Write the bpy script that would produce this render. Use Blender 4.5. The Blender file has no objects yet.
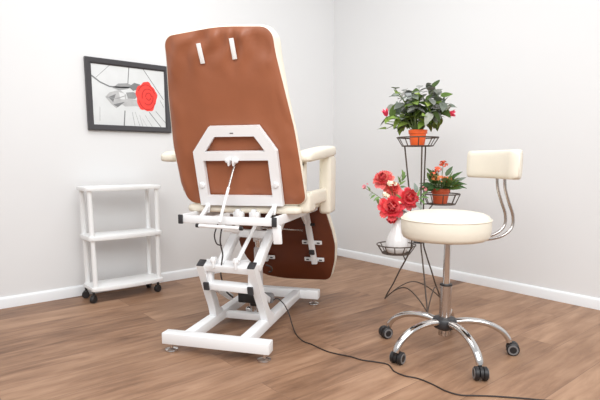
import bpy, bmesh, math, random
from mathutils import Vector, Matrix, noise

random.seed(11)
SC = bpy.context.scene
COL = SC.collection
PI = math.pi
def R_(d): return math.radians(d)
V = Vector

# ------------------------------------------------------------------ materials
def mat(name, col, rough=.5, metal=0., spec=.5, bump=None, var=None, sheen=0., coat=0., trans=0., sss=0., attr=None):
    m = bpy.data.materials.new(name); m.use_nodes = True
    nt = m.node_tree; b = nt.nodes['Principled BSDF']
    c = tuple(((v/255)/12.92 if v/255 <= .04045 else ((v/255+.055)/1.055)**2.4) for v in col) + (1,)
    b.inputs['Base Color'].default_value = c
    b.inputs['Roughness'].default_value = rough
    b.inputs['Metallic'].default_value = metal
    b.inputs['Specular IOR Level'].default_value = spec
    b.inputs['Coat Weight'].default_value = coat
    b.inputs['Transmission Weight'].default_value = trans
    if sss:
        b.inputs['Subsurface Weight'].default_value = sss
        b.inputs['Subsurface Radius'].default_value = (.02, .012, .008)
    tc = None
    if bump or var:
        tc = nt.nodes.new('ShaderNodeTexCoord')
    if bump:
        n = nt.nodes.new('ShaderNodeTexNoise'); n.inputs['Scale'].default_value = bump[0]; n.inputs['Detail'].default_value = 4
        bp = nt.nodes.new('ShaderNodeBump'); bp.inputs['Strength'].default_value = bump[1]; bp.inputs['Distance'].default_value = bump[2]
        nt.links.new(tc.outputs['Object'], n.inputs['Vector']); nt.links.new(n.outputs['Fac'], bp.inputs['Height'])
        nt.links.new(bp.outputs['Normal'], b.inputs['Normal'])
    src = None
    if attr:
        a = nt.nodes.new('ShaderNodeVertexColor'); a.layer_name = attr
        nt.links.new(a.outputs['Color'], b.inputs['Base Color']); src = a.outputs['Color']
    if var:
        n2 = nt.nodes.new('ShaderNodeTexNoise'); n2.inputs['Scale'].default_value = var[0]; n2.inputs['Detail'].default_value = 5
        mr = nt.nodes.new('ShaderNodeMapRange'); mr.inputs[1].default_value = .3; mr.inputs[2].default_value = .7
        mr.inputs[3].default_value = 1-var[1]; mr.inputs[4].default_value = 1+var[1]
        mx = nt.nodes.new('ShaderNodeMix'); mx.data_type = 'RGBA'; mx.blend_type = 'MULTIPLY'; mx.inputs[0].default_value = 1
        nt.links.new(tc.outputs['Object'], n2.inputs['Vector']); nt.links.new(n2.outputs['Fac'], mr.inputs[0])
        if src: nt.links.new(src, mx.inputs[6])
        else: mx.inputs[6].default_value = c
        nt.links.new(mr.outputs[0], mx.inputs[7]); nt.links.new(mx.outputs[2], b.inputs['Base Color'])
    return m

M = {}
M['wall'] = mat('white wall paint', (224, 224, 224), .75, spec=.25, bump=(220, .08, .002))
M['base'] = mat('white baseboard', (234, 236, 238), .4)
M['steel'] = mat('white powder coated steel', (240, 241, 242), .35, bump=(300, .04, .001))
M['plastic'] = mat('white plastic', (240, 241, 241), .38, spec=.4)
M['chrome'] = mat('chrome', (215, 213, 212), .1, metal=1.)
M['satin'] = mat('brushed steel', (196, 190, 186), .24, metal=1.)
M['alu'] = mat('anodised aluminium tube', (206, 206, 210), .28, metal=.5)
M['black'] = mat('black plastic', (34, 32, 33), .45)
M['grey'] = mat('grey plastic', (120, 118, 118), .45)
M['darkgrey'] = mat('charcoal plastic', (50, 50, 53), .4)
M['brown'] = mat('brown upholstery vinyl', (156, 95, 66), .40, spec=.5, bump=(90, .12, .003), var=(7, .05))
M['brown_shaded'] = mat('shaded brown board', (100, 48, 26), .42, spec=.4, bump=(60, .05, .002), var=(9, .08))  # darker version of the brown, with the leg rest's shade put into the colour
M['cream'] = mat('cream vinyl', (230, 223, 207), .42, bump=(60, .1, .003), var=(6, .03))
M['tape'] = mat('white tape', (238, 238, 236), .6)
M['frame'] = mat('dark grey frame wood', (60, 58, 61), .4, bump=(80, .08, .001))
M['wire'] = mat('bronze brown painted wire', (84, 72, 64), .4, metal=.35)
M['pot1'] = mat('orange plastic pot', (232, 98, 42), .4, spec=.4)
M['pot2'] = mat('terracotta plastic pot', (196, 84, 46), .5)
M['soil'] = mat('soil', (62, 44, 34), .95, bump=(120, .8, .006))
M['vase'] = mat('white glazed vase', (240, 240, 240), .15, coat=.4)
M['stem'] = mat('green stem', (94, 112, 58), .6)
M['leaf'] = mat('leaf', (80, 110, 50), .6, spec=.22, attr='tint', var=(60, .14))
M['petal'] = mat('petal', (230, 80, 80), .6, spec=.2, attr='tint', var=(40, .06))
M['cord'] = mat('black rubber cord', (44, 34, 32), .5)

def floor_mat():
    m = bpy.data.materials.new('oak laminate planks'); m.use_nodes = True
    nt = m.node_tree; N = nt.nodes; L = nt.links; b = N['Principled BSDF']
    tc = N.new('ShaderNodeTexCoord')
    br = N.new('ShaderNodeTexBrick'); br.offset = .37; br.offset_frequency = 2
    br.inputs['Scale'].default_value = 1; br.inputs['Brick Width'].default_value = 1.28; br.inputs['Row Height'].default_value = .192
    br.inputs['Mortar Size'].default_value = .0016; br.inputs['Mortar Smooth'].default_value = .3
    br.inputs['Color1'].default_value = (0, 0, 0, 1); br.inputs['Color2'].default_value = (1, 1, 1, 1); br.inputs['Mortar'].default_value = (.5, .5, .5, 1)
    mp0 = N.new('ShaderNodeMapping'); mp0.inputs['Location'].default_value = (.31, .05, 0)
    L.new(tc.outputs['Object'], mp0.inputs['Vector']); L.new(mp0.outputs[0], br.inputs['Vector'])
    # grain, offset plank by plank
    mp = N.new('ShaderNodeMapping'); mp.inputs['Scale'].default_value = (2.6, 20, 1)
    add = N.new('ShaderNodeVectorMath'); add.operation = 'ADD'
    sc = N.new('ShaderNodeVectorMath'); sc.operation = 'SCALE'; sc.inputs['Scale'].default_value = 17
    L.new(br.outputs['Color'], sc.inputs[0]); L.new(tc.outputs['Object'], mp.inputs['Vector'])
    L.new(mp.outputs[0], add.inputs[0]); L.new(sc.outputs[0], add.inputs[1])
    g = N.new('ShaderNodeTexNoise'); g.inputs['Scale'].default_value = 1.3; g.inputs['Detail'].default_value = 8; g.inputs['Roughness'].default_value = .62; g.inputs['Distortion'].default_value = .6
    L.new(add.outputs[0], g.inputs['Vector'])
    mp2 = N.new('ShaderNodeMapping'); mp2.inputs['Scale'].default_value = (2.0, 7, 1)
    L.new(tc.outputs['Object'], mp2.inputs['Vector'])
    add2 = N.new('ShaderNodeVectorMath'); add2.operation = 'ADD'; L.new(mp2.outputs[0], add2.inputs[0]); L.new(sc.outputs[0], add2.inputs[1])
    g2 = N.new('ShaderNodeTexNoise'); g2.inputs['Scale'].default_value = 1.7; g2.inputs['Detail'].default_value = 4
    L.new(add2.outputs[0], g2.inputs['Vector'])
    cr = N.new('ShaderNodeValToRGB')
    e = cr.color_ramp.elements
    e[0].position = .30; e[0].color = (.155, .080, .046, 1)
    e[1].position = .70; e[1].color = (.43, .262, .165, 1)
    k = e.new(.5); k.color = (.298, .168, .100, 1)
    mixv = N.new('ShaderNodeMath'); mixv.operation = 'MULTIPLY_ADD'; mixv.inputs[1].default_value = .55
    half = N.new('ShaderNodeMath'); half.operation = 'MULTIPLY'; half.inputs[1].default_value = .45
    L.new(g2.outputs['Fac'], half.inputs[0]); L.new(g.outputs['Fac'], mixv.inputs[0]); L.new(half.outputs[0], mixv.inputs[2])
    pl = N.new('ShaderNodeMath'); pl.operation = 'MULTIPLY_ADD'; pl.inputs[1].default_value = .20; 
    sh = N.new('ShaderNodeMath'); sh.operation = 'SUBTRACT'; sh.inputs[1].default_value = .10
    L.new(br.outputs['Color'], pl.inputs[0]); L.new(mixv.outputs[0], sh.inputs[0]); L.new(sh.outputs[0], pl.inputs[2])
    L.new(pl.outputs[0], cr.inputs['Fac'])
    mo = N.new('ShaderNodeMix'); mo.data_type = 'RGBA'; mo.inputs[7].default_value = (.16, .09, .06, 1)
    mf = N.new('ShaderNodeMath'); mf.operation = 'MULTIPLY'; mf.inputs[1].default_value = .6
    L.new(br.outputs['Fac'], mf.inputs[0]); L.new(mf.outputs[0], mo.inputs[0]); L.new(cr.outputs[0], mo.inputs[6])
    L.new(mo.outputs[2], b.inputs['Base Color'])
    b.inputs['Roughness'].default_value = .46; b.inputs['Specular IOR Level'].default_value = .3
    bp = N.new('ShaderNodeBump'); bp.inputs['Strength'].default_value = .08; bp.inputs['Distance'].default_value = .002
    L.new(g.outputs['Fac'], bp.inputs['Height']); L.new(bp.outputs[0], b.inputs['Normal'])
    return m
M['floor'] = floor_mat()

# ------------------------------------------------------------------ mesh helpers
class MB:
    """collects geometry of ONE mesh"""
    def __init__(s): s.v = []; s.f = []; s.mi = []; s.col = []
    def add(s, vs, fs, mi=0, col=None):
        o = len(s.v); s.v += [V(p) for p in vs]
        for f in fs: s.f.append([o+i for i in f]); s.mi.append(mi); s.col.append(col)
        return s
    def frombm(s, bm, mi=0):
        bm.verts.index_update()
        s.add([v.co.copy() for v in bm.verts], [[v.index for v in f.verts] for f in bm.faces], mi); bm.free(); return s
    def box(s, c, d, rot=None, bev=.003, mi=0, seg=2):
        bm = bmesh.new(); bmesh.ops.create_cube(bm, size=1)
        for v in bm.verts: v.co = V((v.co.x*d[0], v.co.y*d[1], v.co.z*d[2]))
        if bev: bmesh.ops.bevel(bm, geom=bm.edges[:], offset=min(bev, .45*min(d)), segments=seg, affect='EDGES', profile=.5)
        m = Matrix.Translation(V(c))
        if rot is not None: m = m @ rot.to_4x4()
        bm.transform(m); return s.frombm(bm, mi)
    def bar(s, a, b, w, h, up=(0, 0, 1), bev=.004, mi=0):
        """rectangular bar from a to b, w across, h along up"""
        a, b = V(a), V(b); y = (b-a); L = y.length; y.normalize(); z = V(up); z = (z-y*z.dot(y)).normalized(); x = y.cross(z)
        rot = Matrix((x, y, z)).transposed()
        return s.box((a+b)/2, (w, L, h), rot, bev, mi)
    def tube(s, pts, r, seg=10, closed=False, mi=0, cap=True, flat=None, up=(0, 0, 1), smooth=0):
        pts = [V(p) for p in pts]
        if smooth: pts = spline(pts, smooth, closed)
        n = len(pts); rr = r if isinstance(r, (list, tuple)) else [r]*n
        if len(rr) != n: rr = [rr[0]+(rr[-1]-rr[0])*i/(n-1) for i in range(n)] if len(rr) == 2 else [rr[min(len(rr)-1, int(i*len(rr)/n))] for i in range(n)]
        vs = []; fs = []; prev = None
        for i in range(n):
            if closed: t = pts[(i+1) % n]-pts[i-1]
            else: t = pts[min(i+1, n-1)]-pts[max(i-1, 0)]
            t.normalize()
            if prev is None:
                u = V(up)
                if abs(u.dot(t)) > .95: u = V((1, 0, 0)) if abs(t.x) < .9 else V((0, 1, 0))
            else: u = prev
            u = (u-t*u.dot(t)).normalized(); prev = u; w = t.cross(u)
            fl = flat or 1
            for k in range(seg):
                a = 2*PI*k/seg; vs.append(pts[i]+(w*math.cos(a)+u*math.sin(a)*fl)*rr[i])
        for i in range(n if closed else n-1):
            j = (i+1) % n
            for k in range(seg):
                l = (k+1) % seg; fs.append([i*seg+k, i*seg+l, j*seg+l, j*seg+k])
        if cap and not closed: fs.append(list(range(seg))[::-1]); fs.append([(n-1)*seg+k for k in range(seg)])
        return s.add(vs, fs, mi)
    def lathe(s, prof, c=(0, 0, 0), seg=40, mi=0, rot=None, cap=True):
        vs = []; fs = []; n = len(prof)
        for (r, z) in prof:
            for k in range(seg):
                a = 2*PI*k/seg; p = V((r*math.cos(a), r*math.sin(a), z))
                if rot is not None: p = rot @ p
                vs.append(p+V(c))
        for i in range(n-1):
            for k in range(seg):
                l = (k+1) % seg; fs.append([i*seg+k, i*seg+l, (i+1)*seg+l, (i+1)*seg+k])
        if cap and prof[0][0] > 1e-6: fs.append(list(range(seg))[::-1])
        if cap and prof[-1][0] > 1e-6: fs.append([(n-1)*seg+k for k in range(seg)])
        return s.add(vs, fs, mi)
    def rings(s, rings, mi=0, capa=True, capb=True):
        n = len(rings[0]); vs = [p for r in rings for p in r]; fs = []
        for i in range(len(rings)-1):
            for k in range(n):
                l = (k+1) % n; fs.append([i*n+k, i*n+l, (i+1)*n+l, (i+1)*n+k])
        if capa: fs.append(list(range(n))[::-1])
        if capb: fs.append([(len(rings)-1)*n+k for k in range(n)])
        return s.add(vs, fs, mi)
    def ell(s, c, r, seg=14, rg=8, mi=0, rot=None):
        prof = [(math.sin(PI*i/rg), -math.cos(PI*i/rg)) for i in range(rg+1)]
        vs = []; fs = []
        for (a, z) in prof:
            for k in range(seg):
                p = V((a*math.cos(2*PI*k/seg)*r[0], a*math.sin(2*PI*k/seg)*r[1], z*r[2]))
                if rot is not None: p = rot @ p
                vs.append(p+V(c))
        for i in range(rg):
            for k in range(seg):
                l = (k+1) % seg; fs.append([i*seg+k, i*seg+l, (i+1)*seg+l, (i+1)*seg+k])
        return s.add(vs, fs, mi)
    def build(s, name, mats, parent=None, ang=35, recalc=True):
        me = bpy.data.meshes.new(name)
        me.from_pydata([tuple(p) for p in s.v], [], s.f)
        if not isinstance(mats, (list, tuple)): mats = [mats]
        for m in mats: me.materials.append(m)
        for i, p in enumerate(me.polygons): p.material_index = s.mi[i]; p.use_smooth = True
        if any(c is not None for c in s.col):
            at = me.color_attributes.new('tint', 'FLOAT_COLOR', 'CORNER')
            for i, p in enumerate(me.polygons):
                c = s.col[i] or (1, 1, 1)
                for li in p.loop_indices: at.data[li].color = (c[0], c[1], c[2], 1)
        if recalc:
            bm = bmesh.new(); bm.from_mesh(me); bmesh.ops.remove_doubles(bm, verts=bm.verts[:], dist=1e-6)
            bmesh.ops.recalc_face_normals(bm, faces=bm.faces[:]); bm.to_mesh(me); bm.free()
        me.set_sharp_from_angle(angle=R_(ang)); me.update()
        o = bpy.data.objects.new(name, me); COL.objects.link(o)
        if parent is not None: o.parent = parent
        return o

def spline(p, k, closed=False):
    out = []; n = len(p)
    for i in range(n if closed else n-1):
        if closed: a, b, c, d = p[i-1], p[i], p[(i+1) % n], p[(i+2) % n]
        else: a, b, c, d = p[max(i-1, 0)], p[i], p[i+1], p[min(i+2, n-1)]
        for j in range(k):
            t = j/k
            out.append(.5*((2*b)+(c-a)*t+(2*a-5*b+4*c-d)*t*t+(3*b-a-3*c+d)*t**3))
    if not closed: out.append(p[-1])
    return out

def rounded(poly, rad, k=6):
    """2D polygon with rounded corners; rad a number or one per corner"""
    out = []; n = len(poly)
    for i in range(n):
        p = V((*poly[i], 0)); a = V((*poly[i-1], 0)); b = V((*poly[(i+1) % n], 0))
        r = rad[i] if isinstance(rad, (list, tuple)) else rad
        u = (a-p).normalized(); w = (b-p).normalized(); th = u.angle(w)
        t = r/math.tan(th/2); t = min(t, .49*(a-p).length, .49*(b-p).length); r = t*math.tan(th/2)
        c = p+(u+w).normalized()*(r/math.sin(th/2))
        s0 = p+u*t-c; s1 = p+w*t-c
        for j in range(k+1):
            f = j/k; v = (s0*(1-f)+s1*f).normalized()*r
            # slerp for a true arc
            an = s0.angle(s1) if s0.length > 1e-9 else 0
            if an > 1e-4: v = (s0*math.sin((1-f)*an)+s1*math.sin(f*an))/math.sin(an)
            out.append((c+v).to_2d())
    return out
def densify(pts, step):
    out = []; n = len(pts)
    for i in range(n):
        a, b = pts[i], pts[(i+1) % n]; d = (b-a).length
        if d < 1e-6: continue
        m = max(1, int(d/step))
        for j in range(m): out.append(a+(b-a)*j/m)
    return out
def inset(pts, d):
    out = []; n = len(pts)
    ar = sum(pts[i].x*pts[(i+1) % n].y-pts[(i+1) % n].x*pts[i].y for i in range(n)); sg = 1 if ar > 0 else -1
    for i in range(n):
        t = (pts[(i+1) % n]-pts[i-1]).normalized(); out.append(pts[i]+V((-t.y, t.x))*d*sg)
    return out

def empty(name, loc, rz=0, label=None, cat=None, group=None):
    o = bpy.data.objects.new(name, None); COL.objects.link(o); o.location = loc; o.rotation_euler = (0, 0, rz); o.empty_display_size = .1
    tag(o, label, cat, group); return o
def tag(o, label=None, cat=None, group=None):
    if label: o['label'] = label
    if cat: o['category'] = cat
    if group: o['group'] = group
    return o
def structure(o): o['kind'] = 'structure'; return o
def lin(*c): return tuple(((v/255)/12.92 if v/255 <= .04045 else ((v/255+.055)/1.055)**2.4) for v in c)

# ------------------------------------------------------------------ room: corner of the walls at the origin, left wall along -X, right wall along -Y
X0, Y0, HT = -5.2, -5.0, 2.7
structure(MB().box((X0/2, Y0/2, -.05), (-X0+.2, -Y0+.2, .1), bev=0).build('floor', M['floor']))
structure(MB().box((X0/2+.05, .05, HT/2), (-X0+.1, .1, HT), bev=0).build('wall_left', M['wall']))
structure(MB().box((.05, Y0/2, HT/2), (.1, -Y0, HT), bev=0).build('wall_right', M['wall']))
def skirting(name, a, b, nrm):
    a, b, nrm = V(a), V(b), V(nrm)
    prof = [(0, 0), (.014, 0), (.014, .052), (.011, .060), (.006, .064), (0, .066)]
    mb = MB(); mb.rings([[a+nrm*p[0]+V((0, 0, p[1])) for p in prof], [b+nrm*p[0]+V((0, 0, p[1])) for p in prof]])
    return structure(mb.build(name, M['base'], ang=50))
skirting('baseboard_left', (X0, 0, 0), (0, 0, 0), (0, -1, 0))
skirting('baseboard_right', (0, 0, 0), (0, Y0, 0), (-1, 0, 0))

# ------------------------------------------------------------------ framed rose picture on the left wall
def picture():
    x0, x1, z0, z1 = -2.115, -1.563, 1.046, 1.489
    root = empty('framed_picture', ((x0+x1)/2, -.002, z0), 0, 'framed grey photo of a red rose in a dark frame hanging on the left wall', 'picture')
    w, h = x1-x0, z1-z0; fw = .036
    fr = MB()
    prof = [(0, 0), (0, -.022), (.006, -.026), (fw-.008, -.022), (fw, -.014), (fw, 0)]
    rings = []
    for cx, cz in [(-w/2, 0), (w/2, 0), (w/2, h), (-w/2, h)]:
        sx = 1 if cx < 0 else -1; sz = 1 if cz == 0 else -1
        rings.append([V((cx+sx*p[0], p[1], cz+sz*p[0])) for p in prof])
    rings.append(rings[0]); fr.rings(rings, capa=False, capb=False)
    fr.build('frame', M['frame'], root, ang=30)
    pr = MB(); pw, ph = w-2*fw, h-2*fw
    def P(u, v, k):
        if k > 1: u -= .035; v += .05
        return V((-pw/2+u*pw, -.010-.0003*k, fw+v*ph))
    def poly(uv, mi, k): pr.add([P(u, v, k) for u, v in uv], [list(range(len(uv)))], mi)
    def line(uv, wd, mi, k):
        pts = [V((u, v)) for u, v in uv]
        for i in range(len(pts)-1):
            a, b = pts[i], pts[i+1]; d = (b-a).normalized(); n = V((-d.y, d.x*1.0))*wd/2
            poly([(a+n), (b+n*.9), (b-n*.9), (a-n)], mi, k)
    pr.add([P(u, v, 0) for u, v in ((-.01, -.01), (1.01, -.01), (1.01, 1.01), (-.01, 1.01))], [[0, 1, 2, 3]], 0)
    for uv, wd in [([(.50, 1), (.47, .64)], .012), ([(.70, 1), (.98, .5)], .010), ([(.40, 0), (.42, .26)], .016), ([(.24, 1), (.06, .78)], .006),
                   ([(.55, 0), (.52, .24)], .005), ([(.62, 0), (.56, .25)], .004), ([(.93, 0), (.76, .26)], .012), ([(1, .08), (.86, .28)], .008), ([(.98, .36), (.93, .48)], .006),
                   ([(.66, 0), (.62, .2)], .004), ([(.80, 0), (.70, .2)], .004), ([(.08, .06), (.09, .30)], .004), ([(.72, 0), (.66, .14)], .003)]:
        line(uv, wd, 1, 1)
    # soft grey leaf shadow, leaves and stem
    poly([(.36, .36), (.50, .42), (.66, .40), (.80, .26), (.62, .30), (.46, .28)], 2, 2)
    line([(.03, .76), (.14, .66), (.26, .60), (.42, .60), (.58, .62), (.68, .60)], .022, 1, 3)
    poly([(.30, .58), (.38, .66), (.50, .68), (.60, .64), (.50, .58), (.38, .55)], 3, 3)
    poly([(.52, .62), (.60, .70), (.68, .68), (.66, .60), (.58, .56)], 1, 4)
    poly([(.48, .52), (.58, .54), (.66, .50), (.60, .42), (.50, .42)], 3, 4)
    poly([(.20, .42), (.26, .50), (.40, .56), (.48, .48), (.48, .36), (.40, .30), (.34, .24), (.28, .30)], 2, 4)
    poly([(.24, .42), (.34, .48), (.30, .34)], 1, 5); poly([(.38, .52), (.46, .50), (.46, .40), (.40, .40)], 0, 5)
    poly([(.30, .30), (.40, .34), (.46, .36), (.36, .26)], 1, 5)
    line([(.22, .42), (.34, .40), (.46, .46)], .012, 3, 6)
    # red rose
    cx, cy = .765, .475
    rim = []
    for i in range(40):
        a = 2*PI*i/40; q = 1+.06*math.sin(5*a+.6)+.03*math.sin(11*a)
        rim.append((cx+.15*q*math.cos(a), cy+.255*q*math.sin(a)))
    poly(rim, 4, 6)
    for k, (dx, dy, s, a0, a1) in enumerate([(.0, .0, .82, .3, 2.7), (.01, -.02, .8, 3.4, 5.9), (.02, .0, .55, .9, 3.4), (.02, -.01, .5, 4, 6.6), (.03, .0, .28, 0, 3.2), (.03, 0, .22, 3.4, 6)]):
        pts = [(cx+dx+.15*s*math.cos(a0+(a1-a0)*i/12), cy+dy+.255*s*math.sin(a0+(a1-a0)*i/12)) for i in range(13)]
        line(pts, .016, 5, 7+k)
    g = [M['print0'], M['print1'], M['print2'], M['print3'], M['print4'], M['print5']]
    pr.build('print', g, root, recalc=False)
    bk = MB().box((0, -.005, h/2), (w-.03, .008, h-.03), bev=0); bk.build('backing_board', M['frame'], root)
M['print0'] = mat('print pale boards', (212, 214, 214), .35, var=(9, .05))
M['print1'] = mat('print dark grey', (118, 119, 120), .4)
M['print2'] = mat('print mid grey', (178, 178, 178), .4, var=(30, .12))
M['print3'] = mat('print grey leaf', (146, 147, 147), .4, var=(30, .15))
M['print4'] = mat('print red', (240, 64, 54), .35, var=(25, .1))
M['print5'] = mat('print deep red', (196, 36, 34), .35)
picture()

# ------------------------------------------------------------------ white plastic trolley
def trolley():
    root = empty('shelf_trolley', (-1.994, -.165, 0), 0, 'white three-tier plastic shelf trolley on black casters standing against the left wall', 'trolley')
    W, D = .235, .095
    def shelf(zt, th, W):
        front = [(-W+2*W*i/16, -D-.022*(1-(2*i/16-1)**2)) for i in range(17)]
        pts = densify(rounded([(-W, D)]+front+[(W, D)], [.015]+[.015]+[.001]*15+[.015, .015], 4), .03)
        o = [inset(pts, d) for d in (.006, .001, 0, .002)]
        mb = MB(); mb.rings([[V((*p, zt-th)) for p in o[3]], [V((*p, zt-th+.004)) for p in o[2]], [V((*p, zt-.004)) for p in o[2]], [V((*p, zt-.001)) for p in o[1]], [V((*p, zt)) for p in o[0]]])
        # recessed tray top
        mb.build('shelf', M['plastic'], root, ang=40)
    shelf(.702, .024, .235); shelf(.408, .027, .229); shelf(.096, .024, .226)
    for z0, z1, ins in ((.096, .382, .010), (.408, .680, .006)):
        for sx in (-1, 1):
            for sy in (-1, 1):
                x, y = sx*(W-.022-ins), sy*(D-.020)
                mb = MB(); mb.tube([(x, y, z0-.01), (x, y, z0+.012), (x, y, z1-.012), (x, y, z1+.006)], [.0165, .0145, .0135, .0155], seg=16); mb.build('post', M['plastic'], root)
    for i, (sx, sy) in enumerate(((-1, -1), (-1, 1), (1, -1), (1, 1))):
        x, y = sx*(W-(.040 if sx > 0 else .020)), sy*(D-.022); a = (.5, -.3, .2, .8)[i]
        d = V((math.cos(a), math.sin(a), 0)); 
        c = MB().tube([(x, y, .074), (x, y, .040)], .008, 10).bar(V((x, y, .042))-d*.016, V((x, y, .042))+d*.012, .026, .012)
        co = c.build('caster', M['black'], root)
        wr = Matrix.Rotation(a, 3, 'Z') @ Matrix.Rotation(R_(90), 3, 'X')
        MB().lathe([(.006, -.013), (.019, -.013), (.0225, -.009), (.0225, .009), (.019, .013), (.006, .013)], V((x, y, .0228))-d*.004, 20, rot=wr).build('wheel', M['black'], co)
trolley()

# ------------------------------------------------------------------ treatment chair (local frame: +y is where the sitter faces)
CH_LOC = (-2.0575, -1.426, 0); CH_RZ = R_(34.5-90)
def chair():
    T = empty('treatment_chair', CH_LOC, CH_RZ, 'tall white-framed treatment chair with brown back panel and cream upholstery, seen from behind', 'chair')
    S = M['steel']
    # --- base
    def beam(name, a, b, w, h, up=(0, 0, 1), m=S, par=T, bev=.005): return MB().bar(a, b, w, h, up, bev).build(name, m, par)
    beam('base_bar', (-.256, 0, .0635), (.256, 0, .0635), .058, .053)
    beam('base_bar', (-.256, .885, .0635), (.256, .885, .0635), .058, .053)
    beam('base_rail', (-.148, .02, .064), (-.148, .87, .064), .048, .048)
    beam('base_rail', (.124, .02, .064), (.124, .87, .064), .048, .048)
    beam('cross_bar', (-.13, .41, .056), (.11, .41, .056), .04, .036)
    for x in (-.224, .224):
        for y in (0, .885):
            mb = MB().lathe([(.028, 0), (.030, .003), (.029, .008), (.016, .013), (.008, .015), (.008, .040)], (x, y, 0), 24)
            mb.build('foot', M['chrome'], T)
    # --- lower arms, cranked where they meet the base
    for x0, x1 in ((-.146, -.126), (.132, .124)):
        prof = [(.335, .072), (.285, .110), (.262, .150), (.215, .225), (.128, .385)]
        mb = MB()
        rg = []
        n = len(prof)
        for i, (y, z) in enumerate(prof):
            f = i/(n-1); x = x0+(x1-x0)*f
            a = V((0, *prof[max(i-1, 0)])); b = V((0, *prof[min(i+1, n-1)])); t = (b-a).normalized(); u = V((0, -t.z, t.y))
            hw, hh = .0185, (.034 if i == 0 else .027 if i == 1 else .023)
            rg.append([V((x, y, z))+V((sx*hw, 0, 0))+u*su*hh for sx, su in ((-1, -1), (1, -1), (1, 1), (-1, 1))])
        mb.rings(rg); lo = mb.build('lower_arm', S, T, ang=20)
        e = V((x1, .128, .385)); t = V((0, -.478, .878))
        MB().bar(e-t*.001, e+t*.006, .036, .045, (0, .878, .478), .003).build('end_cap', M['darkgrey'], lo)
    # elbow cross members
    beam('elbow_beam', (-.126, .156, .372), (.124, .156, .366), .058, .036, (0, -.35, .94))
    ul = beam('elbow_beam', (-.110, .160, .278), (.116, .160, .270), .048, .034, (0, -.25, .97))
    for x, z in ((-.108, .278), (.112, .270)):
        MB().box((x, .134, z-.003), (.028, .012, .040), Matrix.Rotation(R_(14), 3, 'X'), .003).build('end_cap', M['darkgrey'], ul)
    for x in (-.100, .104):
        beam('link_bar', (x, .175, .272), (x, .40, .150), .026, .030)
        beam('link_bar', (x, .165, .275), (x*.98, .172, .366), .022, .034, (0, 1, 0))
    for x, y in ((-.062, .128), (.050, .126)):
        mb = MB().box((x, y, .392), (.010, .038, .052), bev=.008)
        mb.lathe([(.014, -.012), (.015, -.010), (.015, .010), (.014, .012)], (x, y-.002, .404), 18, rot=Matrix.Rotation(R_(90), 3, 'Y'))
        mb.build('pivot_lug', S, T)
    # --- upper arms
    for x in (-.040, .138):
        mb = MB().bar((x, .150, .372), (x-.004, .37, .508), .038, .042, (0, -.5, .85), .005); mb.build('upper_arm', S, T)
    beam('upper_beam', (-.058, .355, .500), (.155, .355, .496), .036, .038)
    for x in (-.070, .165):
        beam('pivot_bracket', (x, .36, .480), (x*1.2, .40, .585), .012, .05, (0, 1, 0))
    # --- actuator, motor, gas struts
    a = MB().tube([(.046, .43, .165), (.050, .405, .42)], .021, 24); ac = a.build('actuator', M['alu'], T)
    MB().tube([(.050, .405, .418), (.050, .398, .470)], .0125, 18).build('piston_rod', M['chrome'], ac)
    MB().box((.050, .397, .472), (.034, .030, .028), bev=.006).build('clevis', S, ac)
    mt = MB().box((-.008, .425, .172), (.098, .085, .086), bev=.008).box((.035, .43, .135), (.066, .07, .05), bev=.01).box((.01, .40, .212), (.04, .03, .03), bev=.006).build('motor_housing', M['black'], T)
    MB().lathe([(.0, 0), (.024, 0), (.028, .006), (.028, .066), (.026, .074), (.020, .078), (0, .078)], (.030, .468, .142), 26, rot=Matrix.Rotation(R_(90), 3, 'Y')).build('motor_can', M['grey'], mt)
    mm = MB()
    for x in (.0, .026, .052): mm.tube([(x, .425, .074), (x, .425, .128)], .008, 12)
    mm.ell((-.012, .42, .088), (.016, .014, .014)); mm.ell((.062, .42, .086), (.016, .014, .014)); mm.build('motor_mount', M['chrome'], mt)
    # wiring under the seat
    MB().tube([(-.006, .10, .566), (-.012, .09, .50), (-.006, .10, .44), (-.02, .12, .40), (-.05, .17, .33), (-.052, .22, .24), (-.035, .27, .19), (-.075, .33, .18)], .0035, 8, smooth=6).build('wire', M['cord'], T)
    MB().tube([(-.024, .095, .575), (-.03, .07, .53), (-.022, .075, .49), (-.008, .095, .48)], .003, 8, smooth=5).build('wire', M['cord'], T)
    MB().tube([(-.03, .23, .345), (-.012, .24, .325), (.01, .26, .34), (.03, .3, .33)], .004, 8, smooth=5).build('wire', M['cord'], T)
    MB().tube([(.15, .24, .37), (.17, .26, .355), (.168, .27, .335), (.15, .28, .325)], .004, 8, smooth=5).build('wire', M['cord'], T)
    MB().tube([(.059, .118, .408), (.078, .30, .548)], .0095, 14).build('leg_strut', S, T)
    st = MB().tube([(.004, .052, .590), (.0173, .128, .738)], .0066, 14).build('back_strut', S, T)
    MB().tube([(.0173, .128, .738), (.027, .184, .846)], .0052, 12).build('strut_rod', M['satin'], st)
    lv = MB().tube([(-.100, .058, .571), (.098, .058, .5655)], .0078, 14).build('release_lever', S, T)
    for xa, xb, z in ((-.112, -.098, .5714), (.096, .110, .5653)):
        MB().tube([(xa, .058, z), (xb, .058, z)], .0092, 14).build('grip_cap', M['black'], lv)
    MB().tube([(-.005, .10, .560), (.028, .20, .535)], .016, 18).build('damper', S, T)
    MB().tube([(.110, .31, .535), (.176, .80, .458)], .004, 10).build('link_rod', M['satin'], T)
    # --- seat frame
    for x in (-.211, .241):
        b = beam('seat_rail', (x, .10, .592), (x, .86, .592), .021, .042)
        MB().box((x, .0985, .592), (.0225, .010, .043), bev=.003).build('end_cap', M['darkgrey'], b)
    beam('seat_beam', (-.205, .112, .592), (.235, .112, .590), .022, .036)
    beam('seat_beam', (-.205, .62, .590), (.232, .62, .590), .03, .04)
    beam('frame_tab', (.246, .118, .575), (.250, .122, .492), .040, .014, (0, 1, 0))
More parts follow.
